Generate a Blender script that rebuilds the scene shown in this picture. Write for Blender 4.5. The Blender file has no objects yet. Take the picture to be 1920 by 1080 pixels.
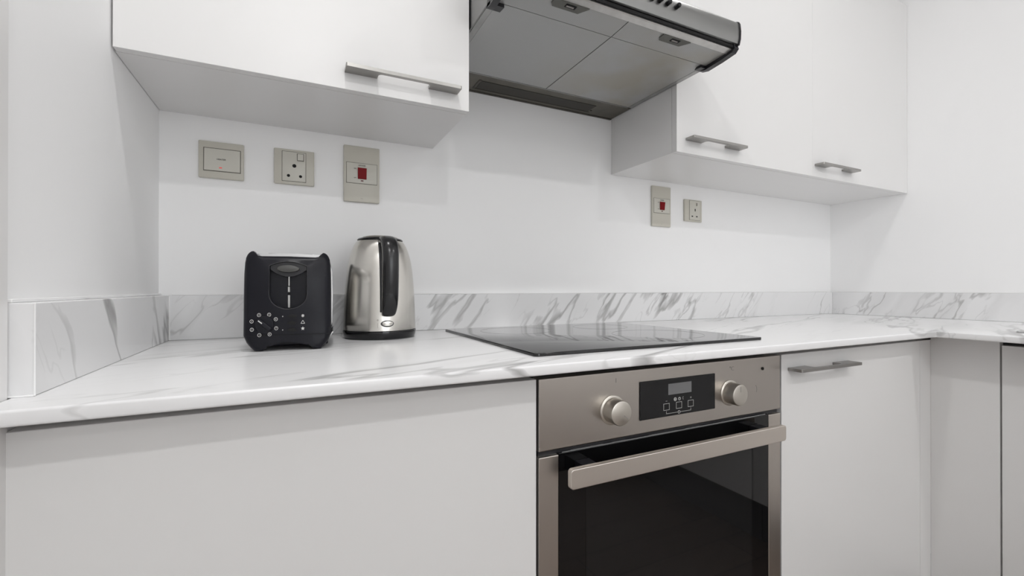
import bpy, bmesh, math, random
from mathutils import Matrix, Vector
random.seed(7)
SC = bpy.context.scene
COL = SC.collection

# ------------------------------------------------------------------ camera
F_PX, YAW, PITCH, ROLL = 873.78, math.radians(27.497), math.radians(0.1626), math.radians(0.03)
CAM = Vector((0.2605, -1.2663, 1.0115))
cd = bpy.data.cameras.new('camera')
cam = bpy.data.objects.new('camera', cd)
COL.objects.link(cam)
fw = Vector((math.sin(YAW) * math.cos(PITCH), math.cos(YAW) * math.cos(PITCH), math.sin(PITCH)))
rt = Vector((math.cos(YAW), -math.sin(YAW), 0))
up = rt.cross(fw)
r2 = rt * math.cos(ROLL) + up * math.sin(ROLL)
u2 = -rt * math.sin(ROLL) + up * math.cos(ROLL)
m = Matrix((r2, u2, -fw)).transposed().to_4x4()
m.translation = CAM
cam.matrix_world = m
cd.sensor_width = 36.0
cd.lens = 36.0 * F_PX / 1920.0
cd.shift_x = -48.15 / 1920.0
cd.shift_y = -1.343 / 1920.0
cd.clip_start = 0.01
SC.camera = cam

# ------------------------------------------------------------------ world, colour management
w = bpy.data.worlds.new('world')
SC.world = w
w.use_nodes = True
w.node_tree.nodes['Background'].inputs[0].default_value = (0.8, 0.85, 0.9, 1)
w.node_tree.nodes['Background'].inputs[1].default_value = 0.2
SC.view_settings.view_transform = 'Standard'
SC.view_settings.look = 'None'
SC.view_settings.gamma = 1.0
SC.view_settings.use_curve_mapping = False
SC.view_settings.exposure = 0.0
SC.cycles.use_denoising = True
SC.cycles.max_bounces = 14
SC.cycles.diffuse_bounces = 10
SC.cycles.glossy_bounces = 6
SC.cycles.caustics_reflective = False
SC.cycles.caustics_refractive = False

# downlight grid (positions recovered from the shadow edges under the wall cabinets)
CEIL = 2.45
LAMP_POS = [(x, y) for y in (-0.78, -2.33, -3.88) for x in (0.305, 1.54)]
LAMP_W = {(0.305, -0.78): 4.9, (1.54, -0.78): 1.9, (0.305, -2.33): 8.5, (1.54, -2.33): 6.4, (0.305, -3.88): 5.4, (1.54, -3.88): 5.4}
LAMP_COL = (1.0, 0.995, 0.99)
FILL_WINDOW_W = 24.0  # power of the fill light added at the unseen window

# ------------------------------------------------------------------ material helpers
def new_mat(name):
    mt = bpy.data.materials.new(name)
    mt.use_nodes = True
    nt = mt.node_tree
    b = nt.nodes['Principled BSDF']
    return mt, nt, b

def pbr(name, col, rough=0.5, metal=0.0, spec=0.5, coat=0.0, bump=0.0, bscale=200.0, var=0.0, vscale=3.0, emis=None, stretch=None):
    mt, nt, b = new_mat(name)
    b.inputs['Base Color'].default_value = (*col, 1)
    b.inputs['Roughness'].default_value = rough
    b.inputs['Metallic'].default_value = metal
    b.inputs['Specular IOR Level'].default_value = spec
    b.inputs['Coat Weight'].default_value = coat
    tc = nt.nodes.new('ShaderNodeTexCoord')
    mp = nt.nodes.new('ShaderNodeMapping')
    nt.links.new(tc.outputs['Object'], mp.inputs[0])
    if stretch:
        mp.inputs['Scale'].default_value = stretch
    nz = nt.nodes.new('ShaderNodeTexNoise')
    nz.inputs['Scale'].default_value = vscale
    nz.inputs['Detail'].default_value = 4
    nt.links.new(mp.outputs[0], nz.inputs[0])
    if var:
        mr = nt.nodes.new('ShaderNodeMapRange')
        mr.inputs[1].default_value = 0.3
        mr.inputs[2].default_value = 0.7
        mr.inputs[3].default_value = 1 - var
        mr.inputs[4].default_value = 1 + var
        nt.links.new(nz.outputs[0], mr.inputs[0])
        vm = nt.nodes.new('ShaderNodeVectorMath')
        vm.operation = 'SCALE'
        vm.inputs[0].default_value = col
        nt.links.new(mr.outputs[0], vm.inputs['Scale'])
        nt.links.new(vm.outputs[0], b.inputs['Base Color'])
    if bump:
        n2 = nt.nodes.new('ShaderNodeTexNoise')
        n2.inputs['Scale'].default_value = bscale
        nt.links.new(mp.outputs[0], n2.inputs[0])
        bp = nt.nodes.new('ShaderNodeBump')
        bp.inputs['Strength'].default_value = bump
        bp.inputs['Distance'].default_value = 0.001
        nt.links.new(n2.outputs[0], bp.inputs['Height'])
        nt.links.new(bp.outputs[0], b.inputs['Normal'])
    if emis:
        b.inputs['Emission Color'].default_value = (*emis[0], 1)
        b.inputs['Emission Strength'].default_value = emis[1]
    return mt

def brushed(name, col, rough, axis, amount=0.12, aniso=0.5, bump=0.05):
    """stainless steel with fine brushing stretched along one axis"""
    mt, nt, b = new_mat(name)
    b.inputs['Base Color'].default_value = (*col, 1)
    b.inputs['Metallic'].default_value = 1
    b.inputs['Roughness'].default_value = rough
    tc = nt.nodes.new('ShaderNodeTexCoord')
    mp = nt.nodes.new('ShaderNodeMapping')
    sc = [900.0, 900.0, 900.0]
    sc[axis] = 6.0
    mp.inputs['Scale'].default_value = sc
    nt.links.new(tc.outputs['Object'], mp.inputs[0])
    nz = nt.nodes.new('ShaderNodeTexNoise')
    nz.inputs['Scale'].default_value = 1.0
    nz.inputs['Detail'].default_value = 2
    nt.links.new(mp.outputs[0], nz.inputs[0])
    mr = nt.nodes.new('ShaderNodeMapRange')
    mr.inputs[3].default_value = rough - amount * 0.5
    mr.inputs[4].default_value = rough + amount * 0.5
    nt.links.new(nz.outputs[0], mr.inputs[0])
    nt.links.new(mr.outputs[0], b.inputs['Roughness'])
    bp = nt.nodes.new('ShaderNodeBump')
    bp.inputs['Strength'].default_value = bump
    bp.inputs['Distance'].default_value = 0.0004
    nt.links.new(nz.outputs[0], bp.inputs['Height'])
    nt.links.new(bp.outputs[0], b.inputs['Normal'])
    b.inputs['Anisotropic'].default_value = aniso
    return mt

def math_node(nt, op, a=None, b=None, clamp=False):
    n = nt.nodes.new('ShaderNodeMath')
    n.operation = op
    n.use_clamp = clamp
    for i, v in enumerate((a, b)):
        if v is None:
            continue
        if isinstance(v, (int, float)):
            n.inputs[i].default_value = v
        else:
            nt.links.new(v, n.inputs[i])
    return n.outputs[0]

def marble(name, D, seed=(0, 0, 0), squash=0.22, freq=5.0, density=0.5, dark=0.30, width=0.02, rough=0.25, base=(0.80, 0.80, 0.805)):
    """white marble laminate; grey veins run along direction D"""
    mt, nt, b = new_mat(name)
    D = Vector(D).normalized()
    a1 = D.orthogonal().normalized()
    a2 = D.cross(a1)
    tc = nt.nodes.new('ShaderNodeTexCoord')
    def dot(v, k):
        n = nt.nodes.new('ShaderNodeVectorMath')
        n.operation = 'DOT_PRODUCT'
        n.inputs[1].default_value = v * k
        nt.links.new(tc.outputs['Object'], n.inputs[0])
        return n.outputs['Value']
    cmb = nt.nodes.new('ShaderNodeCombineXYZ')
    nt.links.new(dot(D, squash), cmb.inputs[0])
    nt.links.new(dot(a1, 1), cmb.inputs[1])
    nt.links.new(dot(a2, 1), cmb.inputs[2])
    off = nt.nodes.new('ShaderNodeVectorMath')
    off.operation = 'ADD'
    off.inputs[1].default_value = seed
    nt.links.new(cmb.outputs[0], off.inputs[0])
    # warp
    wn = nt.nodes.new('ShaderNodeTexNoise')
    wn.inputs['Scale'].default_value = freq * 2.2
    wn.inputs['Detail'].default_value = 3
    nt.links.new(off.outputs[0], wn.inputs[0])
    ws = nt.nodes.new('ShaderNodeVectorMath')
    ws.operation = 'SCALE'
    ws.inputs['Scale'].default_value = 0.065
    nt.links.new(wn.outputs['Color'], ws.inputs[0])
    wa = nt.nodes.new('ShaderNodeVectorMath')
    wa.operation = 'ADD'
    nt.links.new(off.outputs[0], wa.inputs[0])
    nt.links.new(ws.outputs[0], wa.inputs[1])
    def vein(scale, wd, mlo, mhi, mscale, offs):
        o = nt.nodes.new('ShaderNodeVectorMath')
        o.operation = 'ADD'
        o.inputs[1].default_value = (offs, offs * 1.7, offs * 0.6)
        nt.links.new(wa.outputs[0], o.inputs[0])
        n = nt.nodes.new('ShaderNodeTexNoise')
        n.inputs['Scale'].default_value = scale
        n.inputs['Detail'].default_value = 2.5
        n.inputs['Roughness'].default_value = 0.55
        nt.links.new(o.outputs[0], n.inputs[0])
        d = math_node(nt, 'ABSOLUTE', math_node(nt, 'SUBTRACT', n.outputs[0], 0.5))
        mk = nt.nodes.new('ShaderNodeTexNoise')
        mk.inputs['Scale'].default_value = mscale
        mk.inputs['Detail'].default_value = 1
        nt.links.new(o.outputs[0], mk.inputs[0])
        mm = nt.nodes.new('ShaderNodeMapRange')
        mm.inputs[1].default_value = mlo
        mm.inputs[2].default_value = mhi
        nt.links.new(mk.outputs[0], mm.inputs[0])
        ww = math_node(nt, 'ADD', math_node(nt, 'MULTIPLY', mm.outputs[0], wd), 0.0015)
        q = math_node(nt, 'DIVIDE', d, ww)
        l = math_node(nt, 'SUBTRACT', 1.0, q, clamp=True)
        l = math_node(nt, 'POWER', l, 0.7)
        return math_node(nt, 'MULTIPLY', l, mm.outputs[0])
    v1 = vein(freq, width, 0.44, 0.66, freq * 0.9, 0.0)
    v2 = vein(freq * 2.0, width * 0.9, 0.46, 0.70, freq * 1.2, 3.3)
    # soft grey halos
    cl = vein(freq, width * 4, 0.44, 0.75, freq * 0.7, 0.0)
    tot = math_node(nt, 'ADD', math_node(nt, 'MULTIPLY', v1, density), math_node(nt, 'MULTIPLY', v2, density * 0.6))
    tot = math_node(nt, 'ADD', tot, math_node(nt, 'MULTIPLY', cl, density * 0.22), clamp=True)
    mx = nt.nodes.new('ShaderNodeMix')
    mx.data_type = 'RGBA'
    mx.inputs['A'].default_value = (*base, 1)
    mx.inputs['B'].default_value = (dark, dark * 0.99, dark * 0.98, 1)
    nt.links.new(tot, mx.inputs['Factor'])
    nt.links.new(mx.outputs['Result'], b.inputs['Base Color'])
    b.inputs['Roughness'].default_value = rough
    return mt

M = {}
M['wall'] = pbr('wall_paint', (0.90, 0.90, 0.902), 0.55, spec=0.25, bump=0.05, bscale=90)
M['ceil'] = pbr('ceiling_paint', (0.93, 0.93, 0.93), 0.8, spec=0.1)
M['lam'] = pbr('white_laminate', (0.78, 0.775, 0.77), 0.32, spec=0.4, var=0.006, vscale=2)
M['laminner'] = pbr('cabinet_board', (0.78, 0.775, 0.77), 0.5, spec=0.3)
M['plinth'] = pbr('plinth_grey', (0.10, 0.095, 0.09), 0.4)
M['caulk'] = pbr('white_silicone', (0.88, 0.88, 0.88), 0.35)
M['steel'] = brushed('oven_steel', (0.50, 0.465, 0.43), 0.30, 0, amount=0.08, bump=0.03)
M['steelv'] = brushed('oven_side_steel', (0.62, 0.575, 0.53), 0.36, 2, amount=0.03, bump=0.012)
M['nickel'] = brushed('nickel_handle', (0.37, 0.36, 0.345), 0.32, 0, aniso=0.2)
M['barsteel'] = brushed('oven_handle_steel', (0.72, 0.665, 0.61), 0.46, 0, amount=0.06, bump=0.02)
M['hoodsteel'] = brushed('hood_steel', (0.27, 0.27, 0.265), 0.33, 0)
M['kettlesteel'] = brushed('kettle_steel', (0.66, 0.64, 0.60), 0.22, 2, amount=0.08, aniso=0.6)
M['chrome'] = pbr('polished_chrome', (0.75, 0.75, 0.75), 0.08, metal=1)
M['blackplastic'] = pbr('black_plastic', (0.012, 0.012, 0.015), 0.30, spec=0.5)
M['blackgloss'] = pbr('gloss_black_plastic', (0.006, 0.006, 0.007), 0.12, spec=0.5)
M['toasterblack'] = pbr('toaster_black', (0.0055, 0.0055, 0.0095), 0.34, spec=0.26, bump=0.02, bscale=600)
M['glass'] = pbr('black_glass', (0.004, 0.004, 0.0045), 0.03, spec=0.5)
M['hobglass'] = pbr('hob_glass', (0.006, 0.006, 0.0065), 0.035, spec=0.55)
M['ovencavity'] = pbr('dark_inner_window', (0.010, 0.010, 0.0105), 0.03, spec=0.5)
M['display'] = pbr('display_black', (0.009, 0.009, 0.01), 0.25, spec=0.35)
M['lcd'] = pbr('lcd_grey', (0.17, 0.17, 0.175), 0.3)
M['mark'] = pbr('white_print', (0.62, 0.62, 0.60), 0.5)
M['greyprint'] = pbr('grey_print', (0.30, 0.28, 0.26), 0.5)
M['zoneprint'] = pbr('zone_print', (0.016, 0.016, 0.016), 0.12)
M['plate'] = pbr('ivory_switch_plastic', (0.56, 0.54, 0.475), 0.35, spec=0.4)
M['plate2'] = pbr('ivory_module_plastic', (0.60, 0.585, 0.525), 0.35, spec=0.4)
M['groove'] = pbr('shadow_gap_grey', (0.16, 0.15, 0.13), 0.8)
M['hole'] = pbr('socket_hole_black', (0.004, 0.004, 0.004), 0.8)
M['red'] = pbr('red_rocker', (0.20, 0.003, 0.006), 0.45, spec=0.15)
M['neon'] = pbr('red_neon', (0.75, 0.10, 0.09), 0.3, emis=((1.0, 0.12, 0.1), 0.25))
M['ink'] = pbr('black_ink', (0.02, 0.02, 0.02), 0.6)
M['greydark'] = pbr('dark_grey_plastic', (0.03, 0.03, 0.033), 0.35)
M['levergrey'] = pbr('lever_grey', (0.06, 0.06, 0.056), 0.35)
M['slotdark'] = pbr('hood_slot_brown', (0.020, 0.017, 0.010), 0.5, var=0.3, vscale=20)
M['latch'] = pbr('latch_grey', (0.12, 0.12, 0.105), 0.5)
M['sinksteel'] = brushed('sink_steel', (0.55, 0.55, 0.55), 0.25, 1)

def wood_floor():
    mt, nt, b = new_mat('dark_wood_floor')
    tc = nt.nodes.new('ShaderNodeTexCoord')
    br = nt.nodes.new('ShaderNodeTexBrick')
    br.inputs['Scale'].default_value = 1.0
    br.inputs['Brick Width'].default_value = 1.2
    br.inputs['Row Height'].default_value = 0.16
    br.inputs['Mortar Size'].default_value = 0.002
    br.inputs['Color1'].default_value = (0.11, 0.080, 0.062, 1)
    br.inputs['Color2'].default_value = (0.15, 0.112, 0.088, 1)
    br.inputs['Mortar'].default_value = (0.02, 0.015, 0.012, 1)
    nt.links.new(tc.outputs['Object'], br.inputs[0])
    mp = nt.nodes.new('ShaderNodeMapping')
    mp.inputs['Scale'].default_value = (2.0, 30, 1)
    nt.links.new(tc.outputs['Object'], mp.inputs[0])
    nz = nt.nodes.new('ShaderNodeTexNoise')
    nz.inputs['Scale'].default_value = 2
    nz.inputs['Detail'].default_value = 6
    nt.links.new(mp.outputs[0], nz.inputs[0])
    mr = nt.nodes.new('ShaderNodeMapRange')
    mr.inputs[3].default_value = 0.6
    mr.inputs[4].default_value = 1.4
    nt.links.new(nz.outputs[0], mr.inputs[0])
    vm = nt.nodes.new('ShaderNodeVectorMath')
    vm.operation = 'SCALE'
    nt.links.new(br.outputs[0], vm.inputs[0])
    nt.links.new(mr.outputs[0], vm.inputs['Scale'])
    nt.links.new(vm.outputs[0], b.inputs['Base Color'])
    b.inputs['Roughness'].default_value = 0.35
    return mt
M['floor'] = wood_floor()

def filter_mesh():
    """aluminium grease filter: fine perforation and blotchy grease"""
    mt, nt, b = new_mat('grease_filter_mesh')
    tc = nt.nodes.new('ShaderNodeTexCoord')
    sp = nt.nodes.new('ShaderNodeSeparateXYZ')
    nt.links.new(tc.outputs['Object'], sp.inputs[0])
    k = 2 * math.pi / 0.0042
    sx = math_node(nt, 'SINE', math_node(nt, 'MULTIPLY', math_node(nt, 'ADD', sp.outputs[0], sp.outputs[1]), k))
    sy = math_node(nt, 'SINE', math_node(nt, 'MULTIPLY', math_node(nt, 'SUBTRACT', sp.outputs[0], sp.outputs[1]), k))
    pr = math_node(nt, 'MULTIPLY', sx, sy)
    mr = nt.nodes.new('ShaderNodeMapRange')
    mr.inputs[1].default_value = -0.5
    mr.inputs[2].default_value = 0.6
    mr.inputs[3].default_value = 0.80
    mr.inputs[4].default_value = 1.10
    nt.links.new(pr, mr.inputs[0])
    nz = nt.nodes.new('ShaderNodeTexNoise')
    nz.inputs['Scale'].default_value = 7
    nz.inputs['Detail'].default_value = 4
    nt.links.new(tc.outputs['Object'], nz.inputs[0])
    # grease sits on the right-hand filters, away from the front
    gx = nt.nodes.new('ShaderNodeMapRange')
    gx.inputs[1].default_value = 0.78
    gx.inputs[2].default_value = 1.10
    nt.links.new(sp.outputs[0], gx.inputs[0])
    gn = nt.nodes.new('ShaderNodeMapRange')
    gn.inputs[1].default_value = 0.4
    gn.inputs[2].default_value = 0.62
    nt.links.new(nz.outputs[0], gn.inputs[0])
    gf = math_node(nt, 'MULTIPLY', math_node(nt, 'MULTIPLY', gx.outputs[0], gn.outputs[0]), 0.75)
    mx = nt.nodes.new('ShaderNodeMix')
    mx.data_type = 'RGBA'
    mx.inputs['A'].default_value = (0.48, 0.485, 0.48, 1)
    mx.inputs['B'].default_value = (0.42, 0.385, 0.31, 1)
    nt.links.new(gf, mx.inputs['Factor'])
    vm = nt.nodes.new('ShaderNodeVectorMath')
    vm.operation = 'SCALE'
    nt.links.new(mx.outputs['Result'], vm.inputs[0])
    nt.links.new(mr.outputs[0], vm.inputs['Scale'])
    nt.links.new(vm.outputs[0], b.inputs['Base Color'])
    b.inputs['Metallic'].default_value = 0.5
    b.inputs['Roughness'].default_value = 0.5
    return mt
M['filter'] = filter_mesh()
M['hoodrear'] = pbr('hood_rear_panel', (0.13, 0.12, 0.10), 0.45, metal=0.5, var=0.25, vscale=14)
M['hoodrim'] = pbr('hood_rim_steel', (0.40, 0.40, 0.39), 0.4, metal=0.9, var=0.12, vscale=25)

DX = (0.62, 0.0, 0.80)
M['marble_back'] = marble('marble_back', (0.50, 0.0, 0.62), seed=(3.1, 0.4, 1.2), squash=0.24, freq=9.0, density=0.80, width=0.036)
M['marble_side'] = marble('marble_side', (0.0, 0.50, -0.80), seed=(4.9, 1.4, 7.7), squash=0.34, freq=7.0, density=0.95, width=0.04)
M['marble_top'] = marble('marble_top', (1.0, 0.42, 0.0), seed=(0.7, 2.1, 6.3), squash=0.16, freq=6.5, density=0.75, width=0.032, rough=0.24, base=(0.84, 0.84, 0.845))

# ------------------------------------------------------------------ mesh helpers
class MB:
    def __init__(s):
        s.bm = bmesh.new()
    def box(s, x0, x1, y0, y1, z0, z1, bev=0.0, seg=2, mat=None):
        r = bmesh.ops.create_cube(s.bm, size=1.0)
        vs = r['verts']
        for v in vs:
            v.co = Vector(((x0 + x1) / 2 + v.co.x * (x1 - x0), (y0 + y1) / 2 + v.co.y * (y1 - y0), (z0 + z1) / 2 + v.co.z * (z1 - z0)))
        if mat:
            bmesh.ops.transform(s.bm, matrix=mat, verts=vs)
        if bev > 0:
            es = list({e for v in vs for e in v.link_edges})
            bmesh.ops.bevel(s.bm, geom=es, offset=bev, segments=seg, profile=0.5, affect='EDGES')
        return s
    def prism(s, pts, axis, a0, a1, bev=0.0, seg=2, bevel_sel=None):
        """polygon pts (2-D) extruded along axis; axis 0: (y,z), 1: (x,z), 2: (x,y)"""
        def mk(p, a):
            return {0: (a, p[0], p[1]), 1: (p[0], a, p[1]), 2: (p[0], p[1], a)}[axis]
        v0 = [s.bm.verts.new(mk(p, a0)) for p in pts]
        v1 = [s.bm.verts.new(mk(p, a1)) for p in pts]
        n = len(pts)
        fs = [s.bm.faces.new(v0), s.bm.faces.new(v1)]
        for i in range(n):
            fs.append(s.bm.faces.new((v0[i], v0[(i + 1) % n], v1[(i + 1) % n], v1[i])))
        bmesh.ops.recalc_face_normals(s.bm, faces=fs)
        if bev > 0:
            if bevel_sel:
                es = [e for e in {e for f in fs for e in f.edges} if bevel_sel(e)]
            else:
                es = list({e for v in (v0 if bev and a0 < a1 and axis == 1 else v1) for e in v.link_edges if e.other_vert(v) in (v0 if axis == 1 else v1)})
            bmesh.ops.bevel(s.bm, geom=es, offset=bev, segments=seg, profile=0.5, affect='EDGES')
        return s
    def cyl(s, p0, p1, r0, r1=None, n=32, cap=True):
        r1 = r0 if r1 is None else r1
        p0, p1 = Vector(p0), Vector(p1)
        d = (p1 - p0)
        q = Vector((0, 0, 1)).rotation_difference(d.normalized()).to_matrix().to_4x4()
        q.translation = (p0 + p1) / 2
        bmesh.ops.create_cone(s.bm, cap_ends=cap, segments=n, radius1=r0, radius2=r1, depth=d.length, matrix=q)
        return s
    def lathe(s, prof, n=64, mat=None, close=True):
        rings = []
        new = []
        for r, z in prof:
            if r < 1e-6:
                v = s.bm.verts.new((0, 0, z))
                rings.append([v])
                new.append(v)
            else:
                rg = [s.bm.verts.new((r * math.cos(2 * math.pi * i / n), r * math.sin(2 * math.pi * i / n), z)) for i in range(n)]
                rings.append(rg)
                new += rg
        for a, b in zip(rings[:-1], rings[1:]):
            for i in range(n):
                j = (i + 1) % n
                if len(a) == 1 and len(b) == 1:
                    continue
                if len(a) == 1:
                    s.bm.faces.new((a[0], b[j], b[i]))
                elif len(b) == 1:
                    s.bm.faces.new((a[i], a[j], b[0]))
                else:
                    s.bm.faces.new((a[i], a[j], b[j], b[i]))
        if mat:
            bmesh.ops.transform(s.bm, matrix=mat, verts=new)
        return s
    def sweep(s, path, secs, mat=None):
        """path: list of centres with frames (c, ax, ay); secs: list of (rx, ry); superellipse section"""
        rings = []
        n = 24
        new = []
        for (c, ax, ay), (rx, ry) in zip(path, secs):
            rg = []
            for i in range(n):
                t = 2 * math.pi * i / n
                ct, st = math.cos(t), math.sin(t)
                e = 0.75
                px = rx * math.copysign(abs(ct) ** e, ct)
                py = ry * math.copysign(abs(st) ** e, st)
                rg.append(s.bm.verts.new(Vector(c) + Vector(ax) * px + Vector(ay) * py))
            rings.append(rg)
            new += rg
        for a, b in zip(rings[:-1], rings[1:]):
            for i in range(n):
                j = (i + 1) % n
                s.bm.faces.new((a[i], a[j], b[j], b[i]))
        s.bm.faces.new(rings[0])
        s.bm.faces.new(rings[-1][::-1])
        if mat:
            bmesh.ops.transform(s.bm, matrix=mat, verts=new)
        return s
    def build(s, name, mat, parent=None, smooth=None, origin=None):
        bmesh.ops.recalc_face_normals(s.bm, faces=s.bm.faces)
        if origin:
            bmesh.ops.translate(s.bm, vec=-Vector(origin), verts=s.bm.verts)
        me = bpy.data.meshes.new(name)
        s.bm.to_mesh(me)
        s.bm.free()
        me.materials.append(mat)
        o = bpy.data.objects.new(name, me)
        COL.objects.link(o)
        if origin:
            o.location = origin
        if smooth is not None:
            for p in me.polygons:
                p.use_smooth = True
            me.set_sharp_from_angle(angle=math.radians(smooth))
        if parent:
            o.parent = parent
            # children are authored in world space unless the parent is moved afterwards
            if any(abs(c) > 1e-9 for c in parent_world(parent)):
                o.location = Vector(o.location) - parent_world(parent)
        return o

def parent_world(p):
    v = Vector((0, 0, 0))
    while p:
        v += Vector(p.location)
        p = p.parent
    return v

def thing(name, label, cat, loc, group=None):
    o = bpy.data.objects.new(name, None)
    o.empty_display_size = 0.05
    COL.objects.link(o)
    o.location = loc
    o['label'] = label
    o['category'] = cat
    if group:
        o['group'] = group
    return o

def tag(o, label, cat, group=None):
    o['label'] = label
    o['category'] = cat
    if group:
        o['group'] = group
    return o

def struct(o):
    o['kind'] = 'structure'
    return o

def text_mesh(name, body, size, mat, parent, mtx, depth=0.0002):
    cu = bpy.data.curves.new('tmp_text', 'FONT')
    cu.body = body
    cu.size = size
    cu.align_x = 'CENTER'
    cu.align_y = 'CENTER'
    cu.extrude = depth
    cu.resolution_u = 3
    t = bpy.data.objects.new('tmp_text', cu)
    COL.objects.link(t)
    bpy.context.view_layer.update()
    dg = bpy.context.evaluated_depsgraph_get()
    me = bpy.data.meshes.new_from_object(t.evaluated_get(dg))
    bpy.data.objects.remove(t)
    me.transform(mtx)
    me.materials.clear()
    me.materials.append(mat)
    o = bpy.data.objects.new(name, me)
    COL.objects.link(o)
    if parent:
        o.parent = parent
        o.location = -parent_world(parent)
    return o

# text standing in the xz plane, facing -y, centred at p
def face_mtx(p, mirror=1):
    return Matrix.Translation(Vector(p)) @ Matrix.Rotation(math.pi / 2, 4, 'X')

# ------------------------------------------------------------------ room shell
W, T = 2.4216, 0.90
YF = -4.80
tb, hb = 0.022, 0.0965
struct(MB().box(-0.12, W + 0.12, 0.0, 0.12, 0, CEIL).build('wall_back', M['wall']))
struct(MB().box(-0.12, 0.0, YF, 0.0, 0, CEIL).build('wall_left', M['wall']))
struct(MB().box(W, W + 0.12, YF, 0.0, 0, CEIL).build('wall_right', M['wall']))
WX0, WX1, WZ0, WZ1 = 0.35, 2.05, 0.55, 2.15
struct(MB().box(-0.12, WX0, YF - 0.12, YF, 0, CEIL).box(WX1, W + 0.12, YF - 0.12, YF, 0, CEIL).box(WX0, WX1, YF - 0.12, YF, 0, WZ0).box(WX0, WX1, YF - 0.12, YF, WZ1, CEIL).build('wall_front', M['wall']))
def window():  # unseen window behind the camera, added to carry a fill light
    w_ = struct(MB().box(WX0 + 0.005, WX0 + 0.055, YF - 0.09, YF - 0.03, WZ0 + 0.005, WZ1 - 0.005).box(WX1 - 0.055, WX1 - 0.005, YF - 0.09, YF - 0.03, WZ0 + 0.005, WZ1 - 0.005)
                .box(WX0 + 0.055, WX1 - 0.055, YF - 0.09, YF - 0.03, WZ0 + 0.005, WZ0 + 0.055).box(WX0 + 0.055, WX1 - 0.055, YF - 0.09, YF - 0.03, WZ1 - 0.055, WZ1 - 0.005)
                .box((WX0 + WX1) / 2 - 0.02, (WX0 + WX1) / 2 + 0.02, YF - 0.09, YF - 0.03, WZ0 + 0.055, WZ1 - 0.055).build('fill_window_1', M['caulk']))
    MB().box(WX0 + 0.05, WX1 - 0.05, YF - 0.066, YF - 0.060, WZ0 + 0.05, WZ1 - 0.05).build('fill_window_glass', M['fillwindowglass'], w_)
    ld = bpy.data.lights.new('added_fill_light', 'AREA')  # added area light, lifts the shade under the wall cabinets
    ld.shape = 'RECTANGLE'
    ld.size, ld.size_y = WX1 - WX0 - 0.12, WZ1 - WZ0 - 0.12
    ld.energy = FILL_WINDOW_W
    ld.color = (0.96, 0.985, 1.0)
    lo = bpy.data.objects.new('added_fill_light', ld)
    COL.objects.link(lo)
    lo.location = ((WX0 + WX1) / 2, YF - 0.025, (WZ0 + WZ1) / 2)
    lo.rotation_euler = (math.radians(90), 0, 0)
M['fillwindowglass'] = pbr('fill_window_glass', (0.9, 0.93, 0.95), 0.02)
M['fillwindowglass'].node_tree.nodes['Principled BSDF'].inputs['Transmission Weight'].default_value = 1.0
window()
struct(MB().box(-0.12, W + 0.12, YF - 0.12, 0.12, -0.1, 0).build('floor', M['floor']))
struct(MB().box(-0.12, W + 0.12, YF - 0.12, 0.12, CEIL, CEIL + 0.1).build('ceiling', M['ceil']))
struct(MB().box(0.0, 0.0042, -1.02, -0.6035, 0.001, CEIL - 0.01, bev=0.0015).build('trim_1', M['lam']))

# ------------------------------------------------------------------ ceiling downlights
def downlight(x, y, label):
    t = thing('ceiling_downlight', label, 'ceiling light', (x, y, CEIL), 'recessed downlights in the kitchen ceiling')
    mtx = Matrix.Translation((x, y, CEIL))
    MB().lathe([(0.050, -0.0005), (0.066, -0.0005), (0.066, -0.006), (0.054, -0.009), (0.050, -0.004), (0.050, -0.0005)], n=48, mat=mtx).build('trim_ring', M['caulk'], t, smooth=40)
    MB().cyl((x, y, CEIL - 0.0005), (x, y, CEIL - 0.0035), 0.0495, n=48).build('diffuser', M['lampdisc'], t)
    ld = bpy.data.lights.new('downlight_lamp', 'AREA')
    ld.shape = 'DISK'
    ld.size = 0.095
    ld.energy = LAMP_W[(x, y)]
    ld.color = LAMP_COL
    lo = bpy.data.objects.new('downlight_lamp', ld)
    COL.objects.link(lo)
    lo.parent = t
    lo.location = (0, 0, -0.011)
    return t
M['lampdisc'] = pbr('lamp_diffuser', (0.9, 0.9, 0.9), 0.5, emis=((1, 0.98, 0.95), 2.0))
ROWN = {-0.78: 'nearest the hob wall', -2.33: 'in the middle row', -3.88: 'in the row farthest from the hob'}
for (x, y) in LAMP_POS:
    downlight(x, y, 'recessed white downlight, %s, %s side' % (ROWN[y], 'left' if x < 1 else 'right'))

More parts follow.
